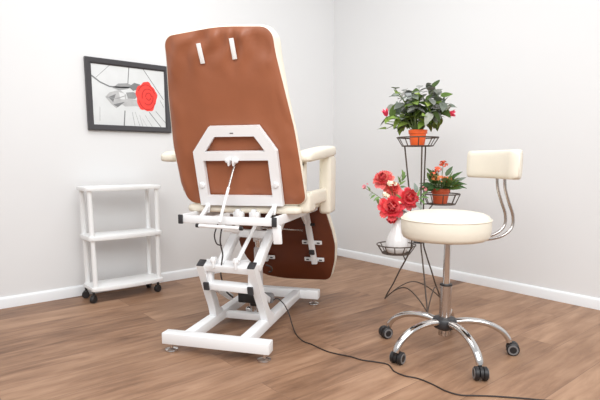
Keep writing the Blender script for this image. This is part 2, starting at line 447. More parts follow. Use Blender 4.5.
    for x in (-.128, .200):
        beam('hinge_plate', (x, .205, .612), (x*1.02, .225, .672), .022, .012, (0, 1, 0), bev=.003)
        beam('hinge_plate', (x*.97, .13, .598), (x, .21, .640), .018, .016, (0, 0, 1), bev=.003)
    for x in (.02, .10):
        mb = MB().box((x, .235, .606), (.05, .03, .030), bev=.006); mb.box((x, .225, .612), (.02, .03, .042), bev=.004); mb.build('rail_clamp', S, T)
    MB().box((.170, .30, .614), (.024, .05, .05), bev=.004).build('stop_block', M['black'], T)
    # seat pan and cushion
    MB().box((.02, .60, .6085), (.42, .58, .008), bev=.003).build('seat_pan', M['brown_shaded'], T)
    pts = densify(rounded([(-.262, .240), (.318, .240), (.318, .90), (-.268, .90)], [.04, .03, .08, .08], 5), .04)
    mb = MB(); mb.rings([[V((*p, z)) for p in inset(pts, d)] for z, d in ((.612, .010), (.617, .002), (.630, 0), (.640, .004), (.646, .012), (.649, .03))])
    mb.build('seat_cushion', M['cream'], T, ang=60)
    # --- backrest
    B0 = V((.012, .258, .652)); vd = V((0, -.300, .954)); fd = V((0, .954, .300))
    def B(x, v, d): return B0+V((x, 0, 0))+vd*v+fd*d
    top = [(.250, .772), (.02, .787), (-.237, .763)]
    outl = [(-.262, -.004), (.334, .004), (.326, .14), (.309, .351), (.256, .668)]+top+[(-.245, .666), (-.270, .497), (-.290, .29), (-.288, .10)]
    rads = [.060, .045, .3, .9, .6]+[.082, .9, .052]+[.9, .9, .5, .12]
    o = densify(rounded(outl, rads, 7), .02)
    rg = []
    def sm(t): t = max(0, min(1, t)); return t*t*(3-2*t)
    for d, ins, low in ((.026, .030, 0), (.008, .009, 0), (.001, .003, 0), (.004, -.001, 0), (.012, -.006, .002), (.035, -.012, .016), (.058, -.010, .026), (.074, 0, .032), (.084, .018, .032), (.092, .06, .02), (.096, .12, 0)):
        if ins < .05: ring = [B(q.x, q.y, d) for q, p in zip([a+(b-a)*(1-sm((p.y-.35)/.4)) for a, b, p in zip(inset(o, ins), inset(o, ins+low), o)], o)]
        else: ring = [B(.02+(p.x-.02)*(1-(ins+low)/.28), .38+(p.y-.38)*(1-ins/.40), d) for p in o]
        if d > 0: ring = [q-vd*d*.34*sm((p.y-.55)/.15) for q, p in zip(ring, o)]
        rg.append(ring)
    mb = MB(); mb.rings(rg); bk = mb.build('back_cushion', M['cream'], T, ang=70)
    # brown rear panel, slightly puffed, with creases near the top edge
    mb = MB(); oi = inset(o, .003); cen = V((.02, .38)); rg = []; NR = 26
    for i in range(NR):
        s = 1-i/NR; ring = []
        for p in oi:
            q = cen+(p-cen)*s
            e = min(1, (1-s)/.10); puff = .010*math.sin(e*PI/2)
            edge = max(0, 1-(1-s)/.32)
            near = noise.noise(V((q.x*12, q.y*8, 3.1)))*.013*(.3+edge)+noise.noise(V((q.x*30, q.y*16, 7)))*.007*edge
            # pulled pleats along the upper edge
            if q.y > .58: near += .011*math.sin(q.x*60+8*noise.noise(V((q.x*5, q.y*6, 0))))*max(0, (q.y-.58)/.17)*min(1, (1-s)*16)
            ring.append(B(q.x, q.y, .001-puff*1.1-near*min(1, (1-s)*14)))
        rg.append(ring)
    mb.rings(rg, capa=False); pn = mb.build('back_panel', M['brown'], T, ang=180, recalc=False)
    bm = bmesh.new(); bm.from_mesh(pn.data); bmesh.ops.recalc_face_normals(bm, faces=bm.faces[:]); bm.to_mesh(pn.data); bm.free()
    for xa, va, xb, vb in ((-.073, .726, -.066, .645), (.076, .737, .081, .655)):
        MB().bar(B(xa, va, -.0165), B(xb, vb, -.0165), .020, .0022, -fd, .0004).build('tape_strip', M['tape'], T)
    # steel hoop of the back
    bf = MB()
    loop = [(-.155, .030), (.210, .034), (.206, .263), (.144, .359), (-.066, .359), (-.150, .260)]
    hw = .0225; lo2 = [V(p) for p in loop]; n = len(lo2)
    def mitre(off):
        out = []
        for i in range(n):
            a = (lo2[i]-lo2[i-1]).normalized(); b = (lo2[(i+1) % n]-lo2[i]).normalized()
            na = V((-a.y, a.x)); nb = V((-b.y, b.x)); m = (na+nb).normalized(); out.append(lo2[i]+m*off/m.dot(na))
        return out
    oo, ii = mitre(-hw), mitre(hw)
    rg = []
    for i in list(range(n))+[0]:
        rg.append([B(*oo[i], -.016), B(*oo[i], -.040), B(*ii[i], -.040), B(*ii[i], -.016)])
    bf.rings(rg, capa=False, capb=False)
    bf.bar(B(-.140, .246, -.028), B(.195, .248, -.028), .041, .0235, fd, .002)
    bfo = bf.build('back_frame', S, T, ang=20)
    for x, v in ((-.153, .109), (.209, .115)):
        MB().lathe([(.0135, 0), (.0135, .006), (.010, .011), (0, .012)], B(x, v, -.039), 20, rot=V((0, 0, 1)).rotation_difference(-fd).to_matrix()).build('bolt', S, bfo)
    mb = MB()
    for x in (.004, .026): mb.box(B(x, .226, -.052), (.008, .030, .034), Matrix.Rotation(R_(17), 3, 'X'), .006)
    mb.ell(B(-.006, .228, -.046), (.011, .012, .011)); mb.ell(B(.036, .228, -.046), (.011, .012, .011)); mb.build('strut_bracket', S, bfo)
    MB().box(B(.030, .352, -.041), (.016, .002, .005), Matrix.Rotation(R_(17), 3, 'X'), .0005).build('sticker', M['grey'], bfo)
    # spacers between hoop and panel
    for x, v in ((-.155, .05), (.208, .05), (-.152, .2), (.206, .2), (.04, .359)):
        MB().bar(B(x, v, -.018), B(x, v, .004), .03, .03, vd, .002).build('spacer', S, bfo)
    # --- armrests: upholstered loops at either side
    for sx in (1, -1):
        x0 = .012 if sx > 0 else -.006
        def A(x, y, z): return V((x0+sx*(x-x0), y, z))
        ar = empty('armrest', (0, 0, 0)); ar.parent = T; ix = 0 if sx > 0 else .036
        bx = lambda c, d, bev=.014, rx=0: MB().box(A(*c), d, Matrix.Rotation(R_(rx), 3, 'X'), bev, seg=4)
        # pad: long soft cushion, drooping over at the rear
        mb = MB(); rg = []
        for i, (y, wz, hh, zc) in enumerate(((.222, .018, .010, .870), (.232, .034, .019, .872), (.27, .042, .026, .877), (.42, .044, .029, .888), (.60, .045, .030, .900), (.74, .044, .029, .908), (.782, .036, .022, .906), (.795, .018, .010, .904))):
            rg.append([A(.336+wz*math.copysign(abs(math.cos(a))**.6, math.cos(a)), y, zc+hh*math.copysign(abs(math.sin(a))**.6, math.sin(a))) for a in [2*PI*k/20 for k in range(20)]])
        mb.rings(rg); mb.build('arm_pad', M['cream'], ar, ang=80)
        bx((.3145-ix, .312, .785), (.026, .040, .165), .011).build('rear_post', M['cream'], ar)
        bx((.343-ix, .705, .730), (.064, .150, .310), .02).build('front_panel', M['cream'], ar)
        mb = bx((.338-ix*1.3, .52 if sx > 0 else .59, .678), (.034, .40 if sx > 0 else .26, .072), .016)
        if sx > 0: mb.box(A(.322, .345, .662), (.062, .13, .098), None, .02, seg=4)
        mb.build('lower_rail', M['cream'], ar)
        MB().lathe([(.006, 0), (.006, .004), (0, .005)], A(.3145-ix, .2915, .838), 12, rot=Matrix.Rotation(R_(90), 3, 'X')).build('screw', M['darkgrey'], ar)
        bx((.276, .45, .628), (.060, .10, .012), .003).build('arm_bracket', S, ar)
    # --- leg rest hanging at the front
    L0 = V((.0, .905, .610)); ld = V((0, .262, -.965)); lf = V((0, .965, .262))
    def Lg(x, v, d): return L0+V((x, 0, 0))+ld*v+lf*d
    ol = [(-.245, 0), (.268, 0), (.314, .18), (.330, .27), (.322, .38), (.288, .512), (0, .522), (-.165, .502), (-.255, .385), (-.298, .27)]
    lo = densify(rounded(ol, [.03, .03, .3, .2, .2, .05, .6, .16, .16, .2], 6), .025)
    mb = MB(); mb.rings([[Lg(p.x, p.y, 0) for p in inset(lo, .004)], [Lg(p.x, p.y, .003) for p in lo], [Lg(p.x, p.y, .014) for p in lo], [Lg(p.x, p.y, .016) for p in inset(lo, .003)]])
    mb.build('leg_board', M['brown_shaded'], T, ang=40)
    mb = MB(); mb.rings([[Lg(p.x, p.y, d) for p in inset(lo, i)] for d, i in ((.0165, .002), (.022, -.006), (.050, -.008), (.075, 0), (.085, .014), (.092, .05))])
    mb.build('leg_cushion', M['cream'], T, ang=70)
    for cx in (-.118, .200):
        b = beam('leg_bracket', Lg(cx-.034, -.03, -.034), Lg(cx+.006, .388, -.030), .036, .022, -lf)
        for v, dx in ((.252, -.008), (.366, 0)):
            mb = MB().bar(Lg(cx+dx-.062, v, -.012), Lg(cx+dx+.062, v, -.012), .024, .012, -lf, .003)
            pl = mb.build('slotted_plate', S, b)
            for k in (-1, 1):
                MB().bar(Lg(cx+dx+k*.032, v, -.0195), Lg(cx+dx+k*.050, v, -.0195), .008, .003, -lf, .001).build('slot', M['darkgrey'], pl)
        MB().box(Lg(cx-.004, .300, -.032), (.034, .03, .048), Matrix.Rotation(R_(-15), 3, 'X'), .006).build('clamp_knob', M['black'], b)
        MB().tube([Lg(cx-.045, .125, -.034), Lg(cx+.022, .125, -.034)], .009, 12).build('pivot_pin', M['black'], b)
        beam('hinge_arm', (cx-.045, .80, .600), Lg(cx-.03, .11, -.03), .044, .016, (1, 0, 0))
    return T
chair()

# ------------------------------------------------------------------ mains cord from the chair motor across the floor
def cord():
    pts = [(-1.613, -1.254, 0.132), (-1.597, -1.27, 0.143), (-1.571, -1.295, 0.108), (-1.56, -1.32, 0.06), (-1.577, -1.365, 0.022), (-1.619, -1.448, 0.003), (-1.654, -1.544, 0.003), (-1.651, -1.605, 0.003), (-1.655, -1.699, 0.003), (-1.644, -1.754, 0.003), (-1.617, -1.821, 0.003), (-1.605, -1.881, 0.003), (-1.577, -1.93, 0.003), (-1.556, -1.985, 0.003), (-1.588, -2.043, 0.003), (-1.591, -2.097, 0.003), (-1.57, -2.15, 0.003), (-1.569, -2.215, 0.003), (-1.578, -2.283, 0.003), (-1.566, -2.335, 0.003), (-1.528, -2.373, 0.003), (-1.489, -2.41, 0.003), (-1.454, -2.449, 0.003), (-1.389, -2.528, 0.003), (-1.28, -2.68, 0.003), (-1.2, -2.95, 0.003), (-1.1, -3.4, 0.003)]
    o = MB().tube(pts, .0029, 8, smooth=6).build('power_cord', M['cord'])
    tag(o, 'thin black power cord winding over the floor from the treatment chair past the stool', 'cord')
cord()

# ------------------------------------------------------------------ stool
RZ = R_(-39.9)     # local x runs along the picture plane, local y away
def stool():
    T = empty('swivel_stool', (-1.2465, -2.0466, 0), RZ, 'cream round-seat swivel stool with low backrest on a chrome five-star base', 'stool')
    # base
    MB().lathe([(0, .100), (.024, .100), (.026, .108), (.046, .116), (.052, .124), (.053, .150), (.047, .160), (.032, .165), (.0, .165)], seg=40).build('hub', M['darkgrey'], T)
    MB().tube([(0, 0, .080), (0, 0, .312)], .0255, 32).build('column_sleeve', M['satin'], T)
    MB().lathe([(.0255, .308), (.0275, .309), (.0275, .315), (.0165, .317)], seg=32).build('collar', M['black'], T)
    MB().tube([(0, 0, .30), (0, 0, .505)], .0155, 32).build('gas_column', M['chrome'], T)
    spin = [200, 50, -95, -18, 150]
    for k in range(5):
        a = R_(99+72*k+39.9); d = V((math.cos(a), math.sin(a), 0)); s = V((-d.y, d.x, 0))
        prof = spline([V((r, z, 0)) for r, z in ((.036, .142), (.09, .149), (.15, .146), (.205, .131), (.252, .104), (.278, .074), (.285, .056))], 5)
        rg = []
        for i, p in enumerate(prof):
            q = prof[min(i+1, len(prof)-1)]-prof[max(i-1, 0)]; q.normalize(); nx, nz = -q.y, q.x
            f = i/(len(prof)-1); w = .019-.003*f; h = .0140-.001*f
            rg.append([d*p.x+V((0, 0, p.y))+s*w*math.cos(t)+(d*nx+V((0, 0, nz)))*h*math.sin(t) for t in [2*PI*j/16 for j in range(16)]])
        lg = MB().rings(rg).build('leg', M['chrome'], T, ang=60)
        ep = []
        for i in range(9):
            r = .148+.060*i/8; z = .1585-.0140*((r-.148)/.060)**1.4-.001
            ep.append((d*r+V((0, 0, z)), .0075*math.sqrt(max(0, 1-((i-4)/4.2)**2))+.0006))
        rg = [[c+s*w*math.cos(t)+V((0, 0, .0016*math.sin(t))) for t in [2*PI*j/12 for j in range(12)]] for c, w in ep]
        MB().rings(rg).build('tread_pad', M['black'], lg, ang=60)
        # caster
        c0 = d*.285; w = R_(spin[k]); e = V((math.cos(w), math.sin(w), 0)); ax = V((-e.y, e.x, 0)); wc = c0+e*.017+V((0, 0, .0275))
        mb = MB().tube([c0+V((0, 0, .068)), c0+V((0, 0, .036))], .0085, 12)
        hood = [wc+e*.0275*math.cos(t)*1.02+V((0, 0, .0275*math.sin(t)*1.02)) for t in [R_(-20+ (220)*j/14) for j in range(15)]]
        ring_a = [p-ax*.006 for p in hood]; ring_b = [p+ax*.006 for p in hood]
        mb.rings([ring_a, ring_b]); cs = mb.build('caster', M['black'], T, ang=40)
        rot = V((0, 0, 1)).rotation_difference(ax).to_matrix()
        for sg in (-1, 1):
            MB().lathe([(.0, -.010), (.022, -.010), (.0275, -.006), (.0275, .006), (.022, .010), (0, .010)], wc+ax*.0165*sg, 28, rot=rot).build('wheel', M['black'], cs)
            MB().lathe([(.0150, -.0015), (.0220, -.0015), (.0220, .0015), (.0150, .0015), (.0150, -.0015)], wc+ax*(.0165+.0098)*sg, 28, rot=rot, cap=False).build('wheel_ring', M['grey'], cs)
    # seat
    sx = -.014
    MB().lathe([(0, .496), (.030, .496), (.036, .500), (.060, .508), (.11, .514), (.11, .522), (0, .522)], (0.003, 0, 0), 40).build('seat_plate', M['black'], T)
    prof = [(0, .520), (.168, .520), (.180, .526), (.187, .538), (.1905, .565), (.1905, .600), (.189, .606)]
    st = MB().lathe(prof+[(.187, .611), (.179, .622), (.160, .631), (.125, .637), (.08, .641), (0, .643)], (sx, 0, 0), 72).build('seat', M['cream'], T, ang=60)
    MB().tube([(sx+.1902*math.cos(2*PI*k/72), .1902*math.sin(2*PI*k/72), .6065) for k in range(72)], .0025, 8, closed=True).build('piping', M['cream'], st)
    # backrest
    o = V((.974, .227, 0)); l = V((-.227, .974, 0)); c = V((sx, 0, 0))
    def Q(d, s, z): return c+o*d+l*s+V((0, 0, z))
    for s in (-.027, .027):
        pts = [Q(.05, s, .516), Q(.12, s, .513), Q(.20, s, .513), Q(.268, s, .527), Q(.312, s, .562), Q(.314, s, .615), Q(.288, s, .68), Q(.268, s, .735), Q(.262, s, .79), Q(.262, s, .86)]
        MB().tube(pts, .0068, 14, smooth=6).build('back_tube', M['satin'], T)
    # gently curved cushion
    mb = MB(); rg = []; n = 15; Lh = .188
    for i in range(n):
        f = -1+2*i/(n-1); s = f*Lh; e = max(0, (abs(f)-.80)/.20); sh = math.sqrt(max(.0, 1-e*e))*.9+.1 if e > 0 else 1
        dd = .240-.030*f*f; hz, hd = .062*(.80+.20*sh), .030*sh
        ring = []
        for j in range(28):
            a = 2*PI*j/28; q = .42
            ring.append(Q(dd+hd*math.copysign(abs(math.cos(a))**q, math.cos(a)), s, .841+hz*math.copysign(abs(math.sin(a))**q, math.sin(a))))
        rg.append(ring)
    mb.rings(rg); mb.build('backrest', M['cream'], T, ang=70)
stool()

# ------------------------------------------------------------------ plant stand of bent wire
ST = V((-.714, -1.502, 0))
def stand():
    T = empty('plant_stand', ST, RZ, 'dark wire three-tier plant stand on three splayed legs in front of the right wall', 'plant stand')
    ANG = (153, 273, 33)
    def rad(z):
        tb = [(0, .204), (.05, .182), (.1, .155), (.2, .110), (.28, .070), (.34, .046), (.40, .039), (.55, .044), (.70, .053), (.94, .073)]
        for (z0, r0), (z1, r1) in zip(tb, tb[1:]):
            if z <= z1: return r0+(r1-r0)*(z-z0)/(z1-z0)
        return tb[-1][1]
    def cxs(z): return -.03*max(0, (z-.3)/.64)
    def rod(i, z): a = R_(ANG[i]+4*min(1, z/.9)); r = rad(z); return V((cxs(z)+r*math.cos(a), r*math.sin(a), z))
    for i in range(3):
        MB().tube([rod(i, z) for z in (.005, .05, .1, .15, .2, .25, .3, .34, .38, .44, .55, .7, .85, .938)], .0045, 10, smooth=3).build('upright', M['wire'], T)
    feet = [rod(i, .008) for i in range(3)]
    for i in range(3):
        a, b = feet[i], feet[(i+1) % 3]; m = (a+b)/2
        pts = [a, a*.82+b*.18+V((0, 0, .055)), a*.64+b*.36+V((0, 0, .092)), m+V((0, 0, .104)), a*.36+b*.64+V((0, 0, .092)), a*.18+b*.82+V((0, 0, .055)), b]
        MB().tube(pts, .0036, 8, smooth=5).build('arch', M['wire'], T)
    MB().lathe([(.0, .372), (.030, .372), (.034, .376), (.030, .381), (0, .381)], (cxs(.38)-.0, 0, 0), 24).build('joint_plate', M['black'], T)
    def basket(cx, cy, zr, zb, rr, rb, nsp, arms):
        mb = MB(); c = V((cx, cy, 0)); K = 12
        top = [c+V((rr*math.cos(2*PI*k/K), rr*math.sin(2*PI*k/K), zr)) for k in range(K)]
        bot = [c+V((rb*math.cos(2*PI*k/K), rb*math.sin(2*PI*k/K), zb)) for k in range(K)]
        mb.tube(spline(top, 4, True), .0036, 8, closed=True); mb.tube(spline(bot, 4, True), .0032, 8, closed=True)
        mid = [c+V((.5*(rr+rb)*math.cos(2*PI*k/K), .5*(rr+rb)*math.sin(2*PI*k/K), .5*(zr+zb))) for k in range(K)]
        for k in range(nsp):
            a = 2*PI*(k+.5)/nsp; u = V((math.cos(a), math.sin(a), 0))
            mb.tube([c+u*rr+V((0, 0, zr)), c+u*rb+V((0, 0, zb))], .0028, 8)
        for k in range(5):
            y = -rb+2*rb*(k+1)/6; h = math.sqrt(rb*rb-y*y); mb.tube([c+V((-h, y, zb)), c+V((h, y, zb))], .0028, 8)
        for a, b in arms: mb.tube([a, b], .0036, 8)
        mb.build('basket', M['wire'], T)
    basket(-.03, 0, .988, .940, .118, .088, 9, [])
    r2 = rod(2, .66); basket(.126, .02, .662, .602, .106, .080, 9, [(rod(2, .602), V((.05, .02, .602))), (rod(2, .53), V((.08, .02, .602)))])
    r0 = rod(0, .362); basket(-.137, .0, .362, .312, .114, .082, 12, [(rod(0, .312), V((-.09, 0, .312))), (rod(0, .26), V((-.10, 0, .312)))])
    return T
stand()
def SP(x, y, z): return ST+Matrix.Rotation(RZ, 3, 'Z') @ V((x, y, z))

# ------------------------------------------------------------------ plants
def leaf(mb, base, d, up, L, w, col, droop=.3, fold=.25, tip=1.0, serr=0, n=7, bad=None):
    """one leaf: a folded, drooping blade, two faces across"""
    d = V(d).normalized(); up = V(up); s = d.cross(up)
    if s.length < 1e-3: s = V((1, 0, 0))
    s.normalize(); u = s.cross(d).normalized()
    vs = []; fs = []
    for i in range(n+1):
        t = i/n; wd = w*.5*(math.sin(PI*t**.75)**.85 if 0 < t < 1 else 0)*(1-.1*t)
        if serr and i % 2: wd *= 1-serr
        p = V(base)+d*L*t-u*L*droop*t*t
        for k in (-1, -.5, 0, .5, 1): vs.append(p+s*wd*k+u*wd*abs(k)*fold)
    if bad and any(bad(v) for v in vs): return False
    for i in range(n):
        for k in range(4): fs.append([i*5+k, i*5+k+1, (i+1)*5+k+1, (i+1)*5+k])
    mb.add(vs, fs, 0, col); return True
def rcol(base, j=.18):
    f = 1+random.uniform(-j, j); return tuple(min(1, c*f*(1+random.uniform(-.06, .06))) for c in lin(*base))

def pot(root, r0, r1, h, m, rim=True):
    prof = [(0, 0), (r0-.003, 0), (r0, .003), (r1-.004, h*.74)]
    prof += [(r1-.003, h*.75), (r1+.001, h*.76), (r1+.002, h*.98), (r1, h), (r1-.004, h), (r1-.005, h*.85), (0, h*.85)] if rim else [(r1, h), (r1-.004, h), (r1-.005, h*.9), (0, h*.9)]
    p = MB().lathe(prof, seg=40).build('pot', m, root, ang=30)
    MB().lathe([(0, h*.86), (r1*.55, h*.875), (r1-.0055, h*.86)], seg=32).build('soil', M['soil'], root)
    return p

def blossom(root, c, d, r, cols, name='flower', layers=4, n0=7, open_=1.0, seed=0):
    """ruffled many-petalled bloom facing d"""
    rnd = random.Random(seed); mb = MB(); d = V(d).normalized()
    a = d.orthogonal().normalized(); b = d.cross(a)
    for L in range(layers):
        f = 1-L/layers; n = n0+1 - L; Rr = r*(.40+.60*f); lift = 1.18*(1-f)+.12
        for k in range(n):
            th = 2*PI*(k+.5*(L % 2))/n+rnd.uniform(-.15, .15); rad = a*math.cos(th)+b*math.sin(th); tan = d.cross(rad)
            col = tuple(c_*(1+rnd.uniform(-.10, .12)) for c_ in cols[min(L, len(cols)-1)])
            wid = Rr*(1.15 if L == 0 else 1.05)*2.3/n*1.75; NU, NV = 6, 6; vs = []; fs = []
            ph = rnd.uniform(0, 6); el = lift+rnd.uniform(-.12, .12)
            for i in range(NU+1):
                t = i/NU; cu = el*(.5+.8*t) if L else el*(1.3-.9*t)
                dist = Rr*t
                base = V(c)+rad*dist*math.cos(cu)*1.0+d*(dist*math.sin(cu)-.35*r*(f-.5)*1.0)
                ww = wid*.5*(.28+.72*math.sin(min(1, t*1.12)*PI*.62))*(1 if t < .95 else .86)
                for j in range(NV+1):
                    s = -1+2*j/NV
                    ruf = .09*Rr*t*t*math.sin(s*7+ph)*1.0+.10*Rr*s*s*t
                    drop = 1-.10*s*s*t-(.07 if (j % 2 and i == NU) else 0)
                    vs.append(V(c)+(base-V(c))*drop+tan*ww*s+d*ruf)
            for i in range(NU):
                for j in range(NV): fs.append([i*(NV+1)+j, i*(NV+1)+j+1, (i+1)*(NV+1)+j+1, (i+1)*(NV+1)+j])
            mb.add(vs, fs, 0, col)
    o = mb.build(name, M['petal'], root, ang=180, recalc=False); return o

def hibiscus_plant():
    rnd = random.Random(4)
    root = empty('potted_hibiscus', SP(-.03, 0, .9435), RZ, 'bushy grey-green leafed plant with two pink blooms in an orange pot, top of the stand', 'potted plant')
    pot(root, .040, .052, .088, M['pot1'])
    fol = MB(); stm = MB()
    greens = [(104, 126, 52), (124, 148, 66), (84, 106, 46), (138, 160, 78), (64, 84, 38)]
    greys = [(140, 144, 136), (162, 166, 160), (120, 126, 114), (132, 138, 130)]
    o = V((0, 0, .08))
    # stems then leaves along them
    heads = []
    bad = lambda v: (v.z < .056 and v.xy.length > .04) or v.length > .40 or v.z > .368
    for k in range(36):
        a = rnd.uniform(0, 2*PI); el = rnd.choice((rnd.uniform(-.05, .45), rnd.uniform(.3, .9), rnd.uniform(.6, 1.2), rnd.uniform(.9, 1.5)))
        L = rnd.uniform(.14, .205) if el < .9 else rnd.uniform(.20, .265)
        d = V((math.cos(a)*math.cos(el), math.sin(a)*math.cos(el), math.sin(el)))
        p0 = o+V((math.cos(a), math.sin(a), 0))*.02; tip = p0+d*L+V((0, 0, .012))
        mid = (p0+tip)/2+V((0, 0, .035))
        stm.tube([p0, mid, tip], [.0028, .0016], 6, smooth=4); heads.append((p0, mid, tip, d, el))
    for (p0, mid, tip, d, el) in heads:
        for j in range(7):
            t = .40+.60*j/6 if j else .3
            q = p0*(1-t)**2+mid*2*t*(1-t)+tip*t*t
            ra = rnd.uniform(0, 2*PI); e = d.orthogonal().normalized(); e = Matrix.Rotation(ra, 3, d) @ e
            dd = (d*rnd.uniform(.3, .9)+e*rnd.uniform(.5, 1)+V((0, 0, rnd.uniform(-.75, .15)))).normalized()
            up_ = V((rnd.uniform(-.5, .5), rnd.uniform(-.9, .1), 1))
            hi = q.z > .165
            col = rcol(rnd.choice(greys if (hi and rnd.random() < .62) or rnd.random() < .06 else greens), .2)
            leaf(fol, q, dd, up_, rnd.uniform(.056, .086), rnd.uniform(.038, .054), col, rnd.uniform(.05, .5), rnd.uniform(.05, .35), bad=bad)
    stm.build('stems', M['stem'], root); fol.build('foliage', M['leaf'], root, ang=180, recalc=False)
    for i, (p, d, L) in enumerate((((-.186, -.03, .160), (-.35, -.3, .9), .050), ((.158, -.02, .176), (1, -.2, .08), .052))):
        mb = MB(); p = V(p); d = V(d).normalized(); a = d.orthogonal().normalized(); b = d.cross(a)
        for k in range(6):
            th = k*PI/3; e = a*math.cos(th)+b*math.sin(th)
            leaf(mb, p, d+e*.22, e, L, .022, tuple(c*rnd.uniform(.85, 1.15) for c in lin(236, 78, 104)), -.25, .3)
        mb.tube([p, p-d*.03, V((p.x*.55, p.y*.5, .13))], .0022, 6)
        fs = len(mb.f); mb.col = [c if c else lin(110, 130, 60) for c in mb.col]
        mb.build('flower', M['petal'], root, ang=180, recalc=False)
hibiscus_plant()

def kalanchoe():
    rnd = random.Random(9)
    root = empty('potted_kalanchoe', SP(.120, .02, .6055), RZ, 'small plant with orange flower clusters in a terracotta pot, middle tier of the stand', 'potted plant')
    pot(root, .040, .054, .088, M['pot2'])
    fol = MB(); stm = MB(); greens = [(76, 104, 50), (94, 120, 62), (58, 86, 44), (120, 138, 96), (106, 130, 62)]
    o = V((0, 0, .078))
    rods = [(-.100, .010), (-.132, -.066), (-.175, .004)]
    bad = lambda v: any((v.xy-V(r)).length < .011 for r in rods) or (v.z < .062 and v.xy.length > .05)
    for k in range(19):
        a = k*2.399+.4; el = rnd.uniform(.12, .95); L = rnd.uniform(.06, .10)
        d = V((math.cos(a)*math.cos(el), math.sin(a)*math.cos(el), math.sin(el)))
        tip = o+d*L; stm.tube([o+V((d.x, d.y, 0))*.01, o+d*L*.5+V((0, 0, .014)), tip], .0025, 6, smooth=3)
        for j in range(3):
            e = Matrix.Rotation(rnd.uniform(0, 6.28), 3, d) @ d.orthogonal().normalized()
            leaf(fol, tip-d*.02*j, (d+e*rnd.uniform(.1, .8)+V((0, 0, rnd.uniform(-.1, .3)))), V((rnd.uniform(-.4, .4), rnd.uniform(-.8, 0), 1)), rnd.uniform(.055, .085), rnd.uniform(.032, .045), rcol(rnd.choice(greens), .2), rnd.uniform(-.05, .3), .2, serr=.12, n=9, bad=bad)
    # the longer blades to either side
    for p, d, L, w, c in (((.05, 0, .115), (1, -.1, .12), .105, .040, (70, 100, 52)), ((.06, -.02, .105), (.9, -.3, -.02), .085, .036, (58, 88, 44)), ((.085, .0, .125), (.9, 0, .55), .072, .030, (128, 140, 124)), ((.045, -.01, .14), (.75, -.1, .62), .090, .030, (78, 106, 58)),
                          ((-.035, -.05, .125), (-.75, -.6, .25), .062, .042, (74, 104, 54)), ((-.045, -.055, .105), (-.8, -.5, -.15), .060, .042, (58, 82, 46)), ((-.03, -.055, .14), (-.6, -.5, .7), .056, .038, (92, 118, 64)), ((-.03, -.06, .10), (-.4, -.9, -.2), .05, .036, (66, 94, 48)), ((-.05, 0, .13), (-1, -.1, .15), .090, .040, (66, 98, 50)), ((-.055, -.02, .115), (-.9, -.3, -.1), .082, .042, (60, 84, 52)), ((-.06, .0, .145), (-.7, -.1, .7), .062, .034, (84, 112, 62)), ((.03, .01, .16), (.5, .1, .8), .075, .032, (92, 112, 80))):
        leaf(fol, p, d, (.1, -.6, 1), L, w, rcol(c, .08), .18, .2, serr=.12, n=9, bad=bad)
    heads = [((-.040, -.05, .150), .026), ((-.012, -.055, .148), .024), ((.022, -.055, .143), .022), ((-.030, -.02, .200), .022), ((.010, .0, .232), .026), ((-.052, -.03, .172), .018)]
    for (p, r) in heads:
        stm.tube([o+V((p[0]*.2, p[1]*.2, 0)), (o+V(p))/2+V((0, 0, .01)), V(p)], .002, 6, smooth=3)
    stm.build('stems', M['stem'], root); fol.build('foliage', M['leaf'], root, ang=180, recalc=False)
    for hi, (p, r) in enumerate(heads):
        mb = MB(); base = (246, 146, 92) if hi < 3 else (236, 112, 82)
        for q in range(16):
            v = V((rnd.gauss(0, 1), rnd.gauss(0, 1), rnd.gauss(.4, .8))).normalized(); c = V(p)+V((v.x*r, v.y*r, v.z*r*.6))
            a = v.orthogonal().normalized(); col = rcol(base, .16)
            for k in range(4):
                e = Matrix.Rotation(k*PI/2, 3, v) @ a; leaf(mb, c, e+v*.3, v, .0105, .0088, col, .1, .1, n=4)
        mb.build('flower_cluster', M['petal'], root, ang=180, recalc=False)
kalanchoe()

# vase and artificial blooms standing in it
vb = SP(-.133, 0, .316)
vo = MB().lathe([(0, 0), (.052, 0), (.059, .006), (.0655, .030), (.066, .055), (.060, .085), (.046, .118), (.031, .150), (.0235, .185), (.0215, .225), (.026, .246), (.0225, .247), (.0185, .224), (.018, .19), (0, .17)], seg=48).build('vase', M['vase'])
vo.location = vb; tag(vo, 'white bottle-shaped vase holding coral flowers in the lowest basket of the stand', 'vase')
NECK = V((-.133, 0, .50))
def cut_flower(name, c, d, r, cols, label, seed, bend=(0, 0, 0), layers=5, n0=7):
    root = empty(name, SP(*NECK), RZ, label, 'flower', None)
    c = V(c)-NECK; dn = V(d).normalized()
    stm = MB().tube([V((0, 0, .0))+V((c.x, c.y, 0))*.03, V((c.x*.08, c.y*.08, .055)), (V((c.x*.5, c.y*.5, max(.06, c.z*.75)))+V(bend)), c-dn*r*.35], .0024, 7, smooth=5); stm.build('stem', M['stem'], root)
    blossom(root, c, d, r, cols, 'bloom', layers, n0, seed=seed)
    cal = MB()
    for k in range(5):
        e = Matrix.Rotation(2*PI*k/5, 3, dn) @ dn.orthogonal().normalized(); leaf(cal, c-dn*r*.35, e+dn*.2, dn, r*.55, r*.35, rcol((104, 124, 66)), .1, .1)
    cal.build('sepals', M['leaf'], root, ang=180, recalc=False)
    return root
red = [lin(240, 104, 110), lin(228, 74, 84), lin(242, 108, 112), lin(212, 54, 66), lin(244, 122, 120)]
coral = [lin(242, 134, 130), lin(232, 98, 100), lin(244, 142, 134), lin(222, 84, 88)]
pale = [lin(238, 134, 120), lin(236, 120, 108), lin(232, 104, 98)]
cut_flower('artificial_peony', (-.186, -.075, .590), (-.10, -.95, .30), .082, red, 'large red peony low over the left of the vase neck, nearest of the bunch', 1)
cut_flower('artificial_peony', (-.086, -.055, .641), (.15, -.95, .28), .072, red, 'red peony at the right of the vase bunch, just above the stool seat', 2)
